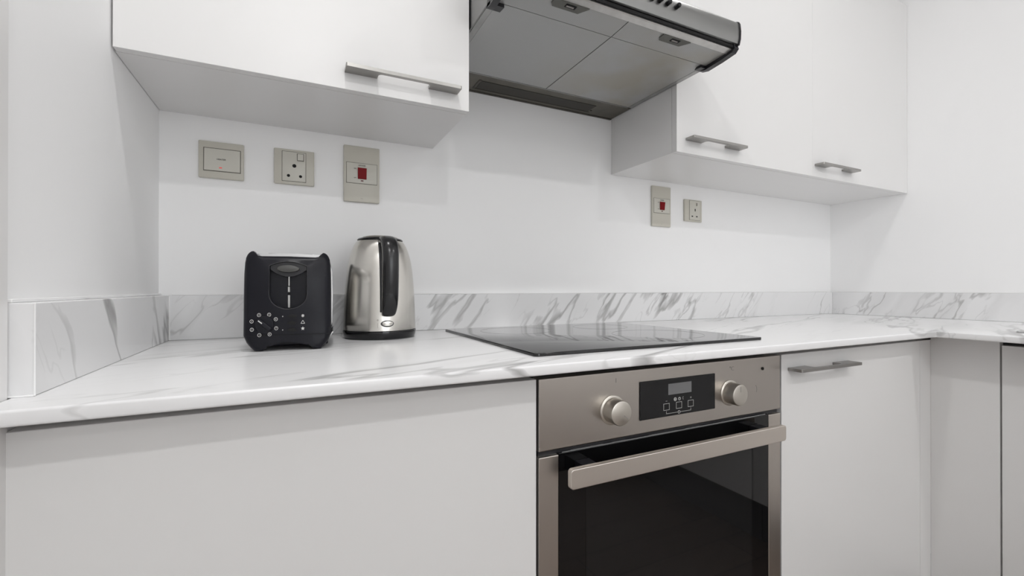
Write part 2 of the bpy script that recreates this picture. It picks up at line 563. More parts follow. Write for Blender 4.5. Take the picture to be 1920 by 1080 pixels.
# ------------------------------------------------------------------ worktop
D, tc_, RX, YE = 0.6654, 0.0160, 1.7518, -2.40
SX0, SX1, SY0, SY1 = 1.905, 2.345, -1.56, -0.79      # sink cut-out
def worktop():
    z0, z1 = T - tc_, T
    x0 = 0.0055
    y1 = -0.0005
    x1 = W - 0.0005
    outer = [(x0, -D), (RX, -D), (RX, YE), (x1, YE), (x1, y1), (x0, y1)]
    bm = bmesh.new()
    # top and bottom built from quads around the sink opening so the mesh stays clean
    xs = sorted({x0, RX, SX0, SX1, x1})
    ys = sorted({YE, SY0, SY1, -D, y1})
    def inside(cx, cy):
        if cx < RX and cy < -D:
            return False
        if SX0 < cx < SX1 and SY0 < cy < SY1:
            return False
        return True
    cache = {}
    def V(x, y, z):
        k = (round(x, 5), round(y, 5), round(z, 5))
        if k not in cache:
            cache[k] = bm.verts.new((x, y, z))
        return cache[k]
    cells = {}
    for i in range(len(xs) - 1):
        for j in range(len(ys) - 1):
            if inside((xs[i] + xs[i + 1]) / 2, (ys[j] + ys[j + 1]) / 2):
                cells[(i, j)] = 1
    for (i, j) in cells:
        a, b, c, d = xs[i], xs[i + 1], ys[j], ys[j + 1]
        bm.faces.new((V(a, c, z1), V(b, c, z1), V(b, d, z1), V(a, d, z1)))
        bm.faces.new((V(a, c, z0), V(a, d, z0), V(b, d, z0), V(b, c, z0)))
        for (di, dj, p, q) in ((-1, 0, (a, c), (a, d)), (1, 0, (b, c), (b, d)), (0, -1, (a, c), (b, c)), (0, 1, (a, d), (b, d))):
            if (i + di, j + dj) not in cells:
                bm.faces.new((V(*p, z0), V(*q, z0), V(*q, z1), V(*p, z1)))
    bmesh.ops.recalc_face_normals(bm, faces=bm.faces)
    es = []
    for e in bm.edges:
        a, b = e.verts[0].co, e.verts[1].co
        front = (abs(a.y + D) < 1e-4 and abs(b.y + D) < 1e-4 and a.x <= RX + 1e-4 and b.x <= RX + 1e-4) or (abs(a.x - RX) < 1e-4 and abs(b.x - RX) < 1e-4 and a.y <= -D + 1e-4 and b.y <= -D + 1e-4)
        if front and abs(a.z - b.z) < 1e-4:
            es.append(e)
    bmesh.ops.bevel(bm, geom=es, offset=0.0030, segments=4, profile=0.5, affect='EDGES')
    mb = MB()
    mb.bm.free()
    mb.bm = bm
    return mb.build('worktop', M['marble_top'], smooth=35)
wt = tag(worktop(), 'white marble-effect L-shaped kitchen worktop running under kettle, toaster and hob', 'worktop')

# upstands (marble splash strips) with white silicone
ub = tag(MB().box(tb + 0.0008, W - tb - 0.0008, -tb, -0.0005, T + 0.0004, T + hb, bev=0.0008).build('backsplash', M['marble_back']), 'long low marble-effect upstand along the back wall behind the hob', 'backsplash')
MB().box(tb + 0.001, W - tb - 0.001, -0.0045, -0.0006, T + hb + 0.0001, T + hb + 0.0030, bev=0.001).build('sealant', M['caulk'], ub)
ul = tag(MB().box(0.0005, tb, -0.5991, -0.0005, T + 0.0004, T + hb, bev=0.0010).build('backsplash', M['marble_side']), 'short marble-effect upstand on the left wall, with a white seam at its near end', 'backsplash')
sl = MB()
sl.box(0.0006, 0.0050, -0.5985, -0.0008, T + hb + 0.0001, T + hb + 0.0042, bev=0.001)
sl.box(tb - 0.0006, tb + 0.0008, -0.6000, -0.5983, T + 0.0006, T + hb, bev=0.0004)
sl.box(0.001, tb, -0.6016, -0.5992, T + 0.0002, T + 0.0020, bev=0.0005)
sl.box(tb - 0.0002, tb + 0.0022, -tb - 0.002, -tb + 0.0000, T + 0.0006, T + hb - 0.001, bev=0.0006)
sl.build('sealant', M['caulk'], ul)
ur = tag(MB().box(W - tb, W - 0.0005, YE, -0.0005, T + 0.0004, T + hb, bev=0.0010).build('backsplash', M['marble_side']), 'marble-effect upstand along the right wall', 'backsplash')
MB().box(W - 0.0045, W - 0.0006, YE, -0.03, T + hb + 0.0001, T + hb + 0.0028, bev=0.001).build('sealant', M['caulk'], ur)

# ------------------------------------------------------------------ cabinet handle (strip with two wide feet)
def handle_mb(x0, x1, yf, yo, z0, z1, l1, l2, flip=False):
    """plan polygon in xy, extruded in z. yf = door face, yo = outer edge (both negative, yo < yf)"""
    yi = yo + 0.0105
    r = 0.008
    pts = [(x0, yf), (x0, yo + 0.002), (x0 + 0.002, yo), (x1 - 0.002, yo), (x1, yo + 0.002), (x1, yf), (x1 - l2, yf)]
    pts += [(x1 - l2 + r * 0.0, yi - (-r)), ]
    def arc(cx, cy, a0, a1, n=5):
        return [(cx + r * math.cos(math.radians(a0 + (a1 - a0) * i / n)), cy + r * math.sin(math.radians(a0 + (a1 - a0) * i / n))) for i in range(n + 1)]
    # notch: right inner corner then left inner corner (rounded)
    pts = pts[:-1]
    pts += arc(x1 - l2 - r, yi + r, 0, -90)
    pts += arc(x0 + l1 + r, yi + r, -90, -180)
    pts += [(x0 + l1, yf)]
    return MB().prism(pts, 2, z0, z1)

def wall_cabinet(x0, x1, zb, zt, doors, label):
    yb, ydoor = -0.2815, -0.3013
    t = thing('wall_cabinet', label, 'wall cabinet', ((x0 + x1) / 2, -0.15, zb))
    MB().box(x0 + 0.0005, x1 - 0.0003, yb, -0.0005, zb, zt, bev=0.0006).build('body', M['laminner'] if False else M['lam'], t)
    for (a, b, hx0, hx1) in doors:
        d = MB().box(a, b, ydoor, yb - 0.0016, zb, zt, bev=0.0005).build('door', M['lam'], t)
        h = handle_mb(hx0, hx1, ydoor - 0.0003, ydoor - 0.0325, 1.4270, 1.4335, 0.060, 0.062).build('handle', M['nickel'], d, smooth=30)
        h['label'] = 'brushed nickel bar handle'
    return t
wall_cabinet(0.0005, 0.5952, 1.3953, 2.14, [(0.0032, 0.5945, 0.3440, 0.5680)], 'glossy white wall cabinet left of the hood, one door with a long nickel handle')
wall_cabinet(1.1957, W - 0.0005, 1.3915, 2.14, [(1.1962, 1.8072, 1.2295, 1.4475), (1.8075, W - 0.0010, 1.8190, 2.0370)], 'white wall cabinet right of the hood, with two nickel handles')

# ------------------------------------------------------------------ base cabinets
YB, YD = -0.5865, -0.6070
PZ = 0.178
def base_cabinet(x0, x1, door, label, handle=None, filler=None):
    t = thing('base_cabinet', label, 'base cabinet', ((x0 + x1) / 2, -0.3, 0.0))
    MB().box(x0, x1, YB, -0.002, PZ, 0.866, bev=0.0006).build('body', M['lam'], t)
    MB().box(x0, x1, -0.545, -0.53, 0.001, PZ - 0.002).build('plinth', M['plinth'], t)
    d = MB().box(door[0], door[1], YD, YB - 0.001, PZ, 0.8668, bev=0.0012).build('door', M['lam'], t)
    if handle:
        h = handle_mb(handle[0], handle[1], YD - 0.0003, YD - 0.0335, 0.8305, 0.8370, 0.060, 0.062).build('handle', M['nickel'], d, smooth=30)
        h['label'] = 'brushed nickel bar handle'
    if filler:
        MB().box(filler[0], filler[1], YD + 0.0002, YB - 0.001, PZ, 0.8668).build('filler_panel', M['lam'], t)
    return t
base_cabinet(0.0010, 0.6025, (0.0028, 0.6015), 'wide plain white base cabinet door without a handle, left of the oven')
base_cabinet(1.2045, 1.8600, (1.2058, 1.8022), 'white base cabinet right of the oven with a nickel handle at its top left', (1.2280, 1.4560), (1.8026, 1.8618))

RF = 1.8620
def side_cabinet(y0, y1, label, blank=False):
    """right-hand run; fronts face -x at x = 1.815; y0 > y1"""
    t = thing('base_cabinet', label, 'base cabinet', (2.1, (y0 + y1) / 2, 0.0))
    top = 0.74 if not blank else 0.866
    mb = MB().box(RF + 0.0215, W - 0.002, y1, y0, PZ, top if (y0 < -0.78 and y1 > -1.6) else 0.866, bev=0.0006)
    mb.build('body', M['lam'], t)
    MB().box(RF + 0.06, RF + 0.075, y1, y0, 0.001, PZ - 0.002).build('plinth', M['plinth'], t)
    MB().box(RF, RF + 0.0205, y1 + 0.0012, y0 - (0.0 if blank else 0.0012), PZ, 0.8668 if not blank else 0.8830, bev=0.0 if blank else 0.0012).build('filler_panel' if blank else 'door', M['lam'], t)
    return t
side_cabinet(-0.6070, -0.7545, 'narrow white corner panel where the two cabinet runs meet', blank=True)
side_cabinet(-0.7560, -1.1900, 'white base cabinet on the right run, just past the corner panel')
side_cabinet(-1.1920, -1.7700, 'white base cabinet on the right run, below the sink')
side_cabinet(-1.7720, -2.3850, 'white base cabinet at the near end of the right run')

# ------------------------------------------------------------------ sink (only its far corner shows)
def sink():
    t = thing('kitchen_sink', 'stainless inset sink at the right edge of the photo, set in the worktop', 'sink', (2.12, -1.17, T))
    z = T + 0.0004
    bm = bmesh.new()
    def ring(x0, x1, y0, y1, z, r, n=6):
        out = []
        for cx, cy, a in ((x1 - r, y1 - r, 0), (x0 + r, y1 - r, 90), (x0 + r, y0 + r, 180), (x1 - r, y0 + r, 270)):
            for i in range(n + 1):
                an = math.radians(a + 90 * i / n)
                out.append(bm.verts.new((cx + r * math.cos(an), cy + r * math.sin(an), z)))
        return out
    rs = [ring(1.885, 2.365, -1.58, -0.770, z, 0.03), ring(1.885, 2.365, -1.58, -0.770, z + 0.003, 0.03), ring(1.930, 2.32, -1.535, -0.815, z + 0.002, 0.05),
          ring(1.935, 2.315, -1.53, -0.82, z - 0.01, 0.05), ring(1.945, 2.305, -1.52, -0.83, T - 0.135, 0.05), ring(1.975, 2.275, -1.49, -0.86, T - 0.145, 0.04)]
    for a, b in zip(rs[:-1], rs[1:]):
        n = len(a)
        for i in range(n):
            bm.faces.new((a[i], a[(i + 1) % n], b[(i + 1) % n], b[i]))
    bm.faces.new(rs[-1])
    mb = MB(); mb.bm.free(); mb.bm = bm
    mb.build('basin', M['sinksteel'], t, smooth=40)
    MB().cyl((2.125, -1.17, T - 0.1445), (2.125, -1.17, T - 0.142), 0.04).build('drain', M['chrome'], t)
sink()

# ------------------------------------------------------------------ built-in oven
def oven():
    X0, X1 = 0.6052, 1.1998
    YP = -0.6085
    t = thing('built_in_oven', 'stainless steel and black glass built-in oven under the hob', 'oven', (0.9025, -0.30, PZ))
    MB().box(X0 + 0.004, X1 - 0.004, -0.584, -0.03, PZ + 0.04, 0.864, bev=0.001).build('body', M['blackplastic'], t)
    cp = MB().box(X0, X1, YP, -0.5855, 0.7500, 0.8668, bev=0.0018, seg=3).build('control_panel', M['steel'], t)
    # printed marks on the panel
    for (x, z, s, sz) in ((0.757, 0.851, 'I', 0.011), (0.7575, 0.828, '.', 0.016), (1.047, 0.849, '°C', 0.012), (1.047, 0.8275, '.', 0.016)):
        text_mesh('printed_symbol', s, sz, M['greyprint'], cp, face_mtx((x, YP - 0.0002, z)))
    MB().cyl((1.141, YP, 0.842), (1.141, YP - 0.0015, 0.842), 0.0032, n=20).build('indicator_lamp', M['hole'], cp)
    mk = MB()
    for k in range(7):
        an = math.radians(30 + k * 10)
        mk.box(-0.0012, 0.0012, YP - 0.0003, YP + 0.0001, -0.0004, 0.0004, mat=Matrix.Translation((1.110 + 0.013 * math.cos(an - 0.9), 0, 0.800 + 0.013 * math.sin(an - 0.9))) @ Matrix.Rotation(-(an - 0.9) + math.pi / 2, 4, 'Y'))
    mk.build('printed_arc', M['greyprint'], cp)
    # display
    dp = MB().box(0.8085, 0.9980, YP - 0.0018, YP + 0.0002, 0.7745, 0.8440, bev=0.0014, seg=3).build('display', M['display'], t)
    yy = YP - 0.0020
    MB().box(0.8755, 0.9340, yy, yy + 0.0006, 0.8140, 0.8345, bev=0.0002).build('screen', M['lcd'], dp)
    for (x, z) in ((0.8710, 0.7925), (0.9020, 0.7925), (0.9320, 0.7925)):
        fr = MB()
        w_, th = 0.0072, 0.0006
        fr.box(x - w_, x + w_, yy, yy + 0.0003, z - 0.0062, z - 0.0062 + th)
        fr.box(x - w_, x + w_, yy, yy + 0.0003, z + 0.0062 - th, z + 0.0062)
        fr.box(x - w_, x - w_ + th, yy, yy + 0.0003, z - 0.0062 + th, z + 0.0062 - th)
        fr.box(x + w_ - th, x + w_, yy, yy + 0.0003, z - 0.0062 + th, z + 0.0062 - th)
        fr.build('touch_button', M['mark'], dp)
    ln = MB()
    ln.box(0.8705, 0.8985, yy, yy + 0.0003, 0.7795, 0.7800)
    ln.box(0.9055, 0.9325, yy, yy + 0.0003, 0.7795, 0.7800)
    ln.box(0.8705, 0.8710, yy, yy + 0.0003, 0.7800, 0.7845)
    ln.box(0.9320, 0.9325, yy, yy + 0.0003, 0.7800, 0.7845)
    ln.lathe([(0.0024, -0.0002), (0.0030, -0.0002), (0.0030, 0.0002), (0.0024, 0.0002), (0.0024, -0.0002)], n=20, mat=Matrix.Translation((0.902, yy, 0.7797)) @ Matrix.Rotation(math.pi / 2, 4, 'X'))
    ln.box(0.9018, 0.9022, yy, yy + 0.0003, 0.7797, 0.7815)
    ln.build('lock_line', M['mark'], dp)
    ic = MB()
    ic.box(0.8690, 0.8730, yy, yy + 0.0003, 0.8029, 0.8034)
    ic.box(0.9305, 0.9341, yy, yy + 0.0003, 0.8036, 0.8041)
    ic.box(0.9320, 0.9326, yy, yy + 0.0003, 0.8022, 0.8056)
    for (x, r) in ((0.8925, 0.0034), (0.9030, 0.0030)):
        ic.lathe([(r - 0.0009, -0.0002), (r, -0.0002), (r, 0.0002), (r - 0.0009, 0.0002), (r - 0.0009, -0.0002)], n=20, mat=Matrix.Translation((x, yy, 0.8045)) @ Matrix.Rotation(math.pi / 2, 4, 'X'))
    ic.box(0.8905, 0.8945, yy, yy + 0.0003, 0.8038, 0.8052)
    ic.box(0.9027, 0.9033, yy, yy + 0.0003, 0.8045, 0.8066)
    for (a) in (-55, -20, 20, 55):
        ic.box(-0.0004, 0.0010, yy, yy + 0.0003, -0.0003, 0.0003, mat=Matrix.Translation((0.9140 - 0.0028 * math.cos(math.radians(a)), 0, 0.8048 + 0.0028 * math.sin(math.radians(a)))))
    ic.build('display_icons', M['mark'], dp)
    # knobs
    for (x, a) in ((0.7490, 130), (1.0410, 0)):
        k = MB()
        mt = Matrix.Translation((x, YP, 0.8010)) @ Matrix.Rotation(math.pi / 2, 4, 'X')
        k.lathe([(0.0, 0.0), (0.0255, 0.0), (0.0258, 0.0012), (0.0245, 0.0022), (0.0218, 0.0024), (0.0214, 0.0040), (0.0214, 0.0245), (0.0205, 0.0262), (0.0190, 0.0268), (0.0, 0.0268)], n=56, mat=mt)
        ko = k.build('knob', M['knob'], t, smooth=35)
        ko['label'] = 'round satin metal knob'
        s_ = math.radians(a)
        MB().box(-0.0005, 0.0005, YP - 0.0271, YP - 0.0267, 0.006, 0.017, mat=Matrix.Translation((x, 0, 0.801)) @ Matrix.Rotation(s_, 4, 'Y')).build('pointer_line', M['greyprint'], ko)
    # vent strip between panel and door
    v = MB()
    v.box(X0 + 0.002, X1 - 0.002, -0.6010, -0.5856, 0.7395, 0.7495)
    v.build('vent_strip', M['blackplastic'], t)
    # door
    ZD = PZ + 0.035
    dr = MB()
    dr.box(X0 + 0.002, X1 - 0.002, -0.5895, -0.5860, ZD, 0.7400)
    d = dr.build('door', M['blackplastic'], t)
    for xa, xb in ((X0, 0.6415), (1.1610, X1)):
        MB().box(xa, xb, YP, -0.5896, ZD, 0.7410, bev=0.0012).build('side_strip', M['steelv'], d)
    g = MB().box(0.6418, 1.1607, YP + 0.0006, -0.5896, PZ + 0.035, 0.7425, bev=0.0008).build('glass_panel', M['glass'], d)
    MB().box(0.695, 1.1075, YP + 0.0003, YP + 0.0006, PZ + 0.09, 0.690).build('inner_window', M['ovencavity'], d)
    rim = MB()
    rim.box(0.650, 1.155, YP + 0.0035, YP + 0.0042, 0.7426, 0.7434)
    for (a, b) in ((0.668, 0.735), (0.752, 0.785), (0.835, 0.905), (0.925, 0.97), (1.02, 1.08)):
        rim.box(a, b, YP + 0.0058, YP + 0.0064, 0.7426, 0.7436)
    rim.build('door_rim', M['chrome'], d)
    # handle: flat bar on two dark brackets
    HY = -0.6500
    hb_ = MB()
    x0, x1, z0, z1, r = 0.6400, 1.1600, 0.6985, 0.7300, 0.0055
    pts = []
    for cx, cz, a in ((x1 - r, z1 - r, 0), (x0 + r, z1 - r, 90), (x0 + r, z0 + r, 180), (x1 - r, z0 + r, 270)):
        for i in range(6):
            an = math.radians(a + 18 * i)
            pts.append((cx + r * math.cos(an), cz + r * math.sin(an)))
    hb_.prism(pts, 1, HY, HY + 0.0095, bev=0.0012, seg=2, bevel_sel=lambda e: abs(e.verts[0].co.y - HY) < 1e-5 and abs(e.verts[1].co.y - HY) < 1e-5)
    h = hb_.build('handle', M['barsteel'], d)
    for x in (0.672, 1.100):
        MB().box(x, x + 0.028, HY + 0.0096, YP + 0.0004, 0.7020, 0.7265, bev=0.001).build('handle_bracket', M['blackplastic'], d)
M['knob'] = pbr('knob_satin', (0.62, 0.585, 0.53), 0.32, metal=0.9, bump=0.03, bscale=500)
oven()

# ------------------------------------------------------------------ hob
def hob():
    x0, x1, y0, y1 = 0.6074, 1.1652, -0.5916, -0.0734
    t = thing('ceramic_hob', 'flat black glass ceramic hob set on the worktop', 'hob', ((x0 + x1) / 2, (y0 + y1) / 2, T))
    r = 0.008
    pts = []
    for cx, cy, a in ((x1 - r, y1 - r, 0), (x0 + r, y1 - r, 90), (x0 + r, y0 + r, 180), (x1 - r, y0 + r, 270)):
        for i in range(6):
            an = math.radians(a + 18 * i)
            pts.append((cx + r * math.cos(an), cy + r * math.sin(an)))
    zt = T + 0.0060
    MB().prism(pts, 2, T + 0.0005, zt, bev=0.0012, seg=3, bevel_sel=lambda e: abs(e.verts[0].co.z - zt) < 1e-5 and abs(e.verts[1].co.z - zt) < 1e-5).build('glass_plate', M['hobglass'], t, smooth=30)
    for (cx, cy, rr) in ((0.755, -0.20, 0.09), (1.01, -0.20, 0.075), (0.755, -0.43, 0.075), (1.01, -0.43, 0.105)):
        MB().lathe([(rr - 0.0008, -0.0001), (rr, -0.0001), (rr, 0.00003), (rr - 0.0008, 0.00003), (rr - 0.0008, -0.0001)], n=64, mat=Matrix.Translation((cx, cy, zt))).build('zone_ring', M['zoneprint'], t)
hob()

# ------------------------------------------------------------------ extractor hood
def hood():
    X0, X1 = 0.5970, 1.1945
    ZB = 1.5770
    t = thing('extractor_hood', 'stainless steel extractor hood between the wall cabinets, above the hob', 'extractor hood', (0.8958, -0.25, ZB))
    # shell: side profile ring (open underneath), front curves down
    prof = [(-0.0008, ZB), (-0.0008, 1.72), (-0.30, 1.72), (-0.440, 1.6680), (-0.500, 1.6460), (-0.5060, 1.6425), (-0.5088, 1.6370), (-0.5105, 1.620), (-0.5100, 1.603), (-0.5070, 1.592), (-0.500, 1.590), (-0.498, 1.5945), (-0.42, 1.5945), (-0.415, ZB + 0.004)]
    MB().prism([(y, z) for y, z in prof[:]], 0, X0 + 0.0035, X1 - 0.0035).build('shell', M['hoodsteel'], t, smooth=25)
    # black end caps following the front curve
    for xa, xb in ((X0, X0 + 0.0034), (X1 - 0.0034, X1)):
        pc = [(-0.470, 1.6580), (-0.5010, 1.6472), (-0.5080, 1.6435), (-0.5112, 1.6375), (-0.5132, 1.620), (-0.5125, 1.602), (-0.5090, 1.5885), (-0.498, 1.588), (-0.4975, 1.598), (-0.47, 1.60)]
        MB().prism(pc, 0, xa, xb).build('end_cap', M['blackplastic'], t, smooth=25)
    # side cheeks behind the end caps
    for xa, xb in ((X0 + 0.0005, X0 + 0.0034), (X1 - 0.0034, X1 - 0.0005)):
        MB().prism([(-0.001, ZB - 0.001), (-0.001, 1.72), (-0.30, 1.72), (-0.440, 1.6685), (-0.469, 1.6575), (-0.469, 1.600), (-0.405, 1.600), (-0.40, ZB - 0.001)], 0, xa, xb).build('side_panel', M['hoodsteel'], t)
    # underside: rim, rear panel with slot, four mesh filters, front bar
    for xa, xb in ((X0 + 0.0036, X0 + 0.0165), (X1 - 0.0165, X1 - 0.0036)):
        MB().box(xa, xb, -0.415, -0.112, ZB - 0.0022, ZB - 0.0002).build('rim', M['hoodrim'], t)
    MB().box(X0 + 0.0036, X1 - 0.0036, -0.1095, -0.0010, ZB - 0.0030, ZB - 0.0002, bev=0.0006).build('rear_panel', M['hoodrear'], t)
    MB().box(0.708, 1.082, -0.0790, -0.0300, ZB - 0.0040, ZB - 0.0031).build('vent_slot', M['slotdark'], t)
    sf = MB()
    sf.box(0.700, 0.7065, -0.083, -0.025, ZB - 0.0042, ZB - 0.0031)
    sf.box(0.700, 1.09, -0.0278, -0.0245, ZB - 0.0042, ZB - 0.0031)
    sf.box(X0 + 0.004, X1 - 0.004, -0.0100, -0.0015, ZB - 0.0045, ZB - 0.0031)
    sf.cyl((1.088, -0.040, ZB - 0.0031), (1.088, -0.040, ZB - 0.0055), 0.003, n=12)
    sf.build('slot_frame', M['slotrim'], t)
    xm = 0.8875
    for (xa, xb) in ((X0 + 0.0170, xm - 0.0010), (xm + 0.0010, X1 - 0.0170)):
        MB().box(xa, xb, -0.4165, -0.1130, ZB - 0.0020, ZB - 0.0003, bev=0.0006).build('grease_filter', M['filter'], t)
    MB().box(X0 + 0.0170, X1 - 0.0170, -0.1128, -0.1100, ZB - 0.0034, ZB - 0.0003).build('filter_ledge', M['hoodrim'], t)
    # front flap: two mesh panels tilting slightly up to the front bar
    tl = 0.10
    for n_, (xa, xb) in enumerate(((X0 + 0.0100, xm - 0.0010), (xm + 0.0010, X1 - 0.0100))):
        MB().prism([(-0.4185, ZB - 0.0020), (-0.4185, ZB - 0.0003), (-0.4800, ZB + 0.0032), (-0.4800, ZB + 0.0015)], 0, xa, xb).build('front_filter', M['filter'], t)
    MB().prism([(-0.4805, ZB + 0.0002), (-0.4805, ZB + 0.0060), (-0.4955, ZB + 0.0105), (-0.4965, ZB + 0.0050), (-0.4940, ZB + 0.0030)], 0, X0 + 0.006, X1 - 0.012, ).build('front_bar', M['bar'], t, smooth=20)
    MB().box(X0 + 0.006, X1 - 0.006, -0.5020, -0.4968, ZB + 0.0062, ZB + 0.0120).build('painted_gap_shade', M['hole'], t)  # black strip stands in for the shade in the gap behind the fascia
    # filter latches
    for cx in (0.7480, 1.0260):
        L = MB()
        pts = [(cx - 0.040, -0.4800), (cx - 0.040, -0.4640), (cx - 0.034, -0.4560), (cx + 0.026, -0.4560), (cx + 0.040, -0.4800)]
        L.prism(pts, 2, ZB - 0.0016, ZB + 0.0010)
        lo = L.build('latch', M['latch'], t)
        R = MB()
        R.box(cx - 0.012, cx + 0.012, -0.4770, -0.4660, ZB - 0.0028, ZB - 0.0017, bev=0.0004)
        R.build('latch_recess', M['hole'], lo)
        MB().box(cx - 0.010, cx + 0.007, -0.4735, -0.4700, ZB - 0.0042, ZB - 0.0029, bev=0.0004).build('latch_grip', M['greyprint'], lo)
    # black hinge brackets at both front corners
    for s_, xo in ((1, X1), (-1, X0)):
        def X(d):
            return xo - s_ * d
        bm = MB()
        # side-view wedge
        wedge = [(-0.3960, ZB - 0.0070), (-0.4030, ZB - 0.0020), (-0.4250, ZB + 0.0020), (-0.4700, ZB + 0.0060), (-0.5030, ZB + 0.0140), (-0.5065, ZB + 0.0040), (-0.4980, ZB - 0.0040), (-0.4600, ZB - 0.0085), (-0.4150, ZB - 0.0115)]
        a, b = sorted((X(0.0), X(0.014)))
        bm.prism(wedge, 0, a, b)
        a, b = sorted((X(0.0), X(0.030)))
        bm.prism([(-0.3960, ZB - 0.0070), (-0.4030, ZB - 0.0022), (-0.4180, ZB - 0.0022), (-0.4180, ZB - 0.0092)], 0, a, b)
        bm.build('hinge_bracket', M['blackplastic'], t, smooth=25)
    # four push buttons on the fascia
    for x in (0.9250, 0.9440, 0.9660, 0.9920):
        bb = MB()
        y = -0.5095
        mt = Matrix.Translation((x, y, 1.6215)) @ Matrix.Rotation(math.pi / 2, 4, 'X')
        bb.lathe([(0.0, 0.0), (0.0052, 0.0), (0.0052, 0.010), (0.0040, 0.0125), (0.0, 0.0130)], n=24, mat=mt)
        bb.build('button', M['blackgloss'], t, smooth=40)
M['slotrim'] = pbr('slot_rim_dark', (0.055, 0.048, 0.035), 0.4, metal=0.3)
M['bar'] = pbr('hood_front_bar', (0.62, 0.61, 0.59), 0.35, metal=0.7, var=0.08, vscale=40)
hood()

# ------------------------------------------------------------------ wall switches and sockets
def plate_base(t, x0, x1, z0, z1):
    return MB().box(x0, x1, -0.0085, -0.0004, z0, z1, bev=0.0022, seg=3).build('plate', M['plate'], t, smooth=30)

def module(t, x0, x1, z0, z1, name='module', y=-0.0100, groove=True):
    if groove:
        MB().box(x0 - 0.0009, x1 + 0.0009, -0.0090, -0.0084, z0 - 0.0009, z1 + 0.0009).build('groove', M['groove'], t)
    return MB().box(x0, x1, y, -0.0086, z0, z1, bev=0.0010, seg=2).build(name, M['plate2'], t, smooth=30)

def switch_wide():
    t = thing('heater_switch', 'square ivory wall switch with one wide rocker and a glowing red light', 'switch', (0.113, 0, 1.2985))
    plate_base(t, 0.0702, 0.1556, 1.2582, 1.3405)
    MB().box(0.0795, 0.1500, -0.0091, -0.0084, 1.2735, 1.3255).build('groove', M['groove'], t)
    bm = MB()
    bm.prism([(-0.0086, 1.2748), (-0.0120, 1.2750), (-0.0098, 1.3240), (-0.0086, 1.3242)], 0, 0.0812, 0.1486)
    r = bm.build('rocker', M['plate2'], t)
    text_mesh('printed_word', 'HEATER', 0.0048, M['ink'], r, face_mtx((0.1130, -0.0112, 1.3005)))
    MB().box(0.1090, 0.1145, -0.0122, -0.0112, 1.2805, 1.2832, bev=0.0004).build('neon', M['neon'], r)
switch_wide()

def socket_round():
    t = thing('round_pin_socket', 'square ivory switched socket with three round holes, left of the cooker switch', 'socket', (0.2585, 0, 1.302))
    plate_base(t, 0.2158, 0.3014, 1.2600, 1.3438)
    m_ = module(t, 0.2330, 0.2826, 1.2675, 1.3375)
    MB().box(0.2640, 0.2788, -0.0107, -0.0101, 1.3172, 1.3346).build('switch_groove', M['groove'], m_)
    MB().box(0.2652, 0.2776, -0.0128, -0.0108, 1.3184, 1.3334, bev=0.0006).build('switch_rocker', M['plate2'], m_)
    for (x, z, r) in ((0.2583, 1.3045, 0.0043), (0.2460, 1.2803, 0.0034), (0.2716, 1.2803, 0.0034)):
        MB().cyl((x, -0.0104, z), (x, -0.0099, z), r, n=24).build('pin_hole', M['hole'], m_)
socket_round()

def cooker_switch(xc, label, narrow):
    x0, x1 = xc - 0.043, xc + 0.043
    t = thing('cooker_switch', label, 'switch', (xc, 0, 1.3015))
    plate_base(t, x0, x1, 1.2310, 1.3728)
    m_ = module(t, xc - 0.0362, xc + 0.0362, 1.2782, 1.3292)
    rc = MB().prism([(-0.0101, 1.2892), (-0.0102, 1.3182), (-0.0150, 1.3165), (-0.0118, 1.2900)], 0, xc - 0.0100, xc + 0.0108).build('red_rocker', M['red'], m_)
    rc['label'] = 'red rocker'
    text_mesh('printed_word', 'COOKER', 0.0042, M['ink'], m_, face_mtx((xc, -0.0103, 1.3235)))
    text_mesh('printed_word', 'ON', 0.0034, M['ink'], m_, face_mtx((xc - 0.0165, -0.0103, 1.3150)))
    text_mesh('printed_word', 'OFF', 0.0034, M['ink'], m_, face_mtx((xc - 0.0165, -0.0103, 1.2915)))
    MB().box(xc - 0.0028, xc + 0.0034, -0.0108, -0.0101, 1.2835, 1.2865).build('neon_window', M['darkred'], m_)
    MB().box(xc - 0.0030, xc + 0.0030, -0.0087, -0.0085, 1.2395, 1.2403).build('maker_mark', M['greyprint'], t)
M['darkred'] = pbr('unlit_neon', (0.10, 0.01, 0.01), 0.3)
cooker_switch(0.4108, 'tall ivory switch plate with a red rocker, above the kettle', False)
cooker_switch(1.4093, 'tall ivory switch plate with a red rocker, under the right wall cabinet', True)

def socket_13a():
    t = thing('square_pin_socket', 'small ivory single socket with flat pin slots, right of the far red switch', 'socket', (1.5625, 0, 1.299))
    plate_base(t, 1.5198, 1.6055, 1.2585, 1.3390)
    m_ = module(t, 1.5420, 1.5945, 1.2645, 1.3350)
    MB().box(1.5735, 1.5800, -0.0118, -0.0101, 1.3160, 1.3285, bev=0.0006).build('switch_rocker', M['plate'], m_)
    MB().box(1.5752, 1.5782, -0.0122, -0.0119, 1.3175, 1.3270).build('switch_mark', M['groove'], m_)
    MB().box(1.5672, 1.5712, -0.0104, -0.0099, 1.2965, 1.3060).build('pin_hole', M['hole'], m_)
    for x in (1.5550, 1.5775):
        MB().box(x - 0.0036, x + 0.0036, -0.0104, -0.0099, 1.2755, 1.2797).build('pin_hole', M['hole'], m_)
socket_13a()

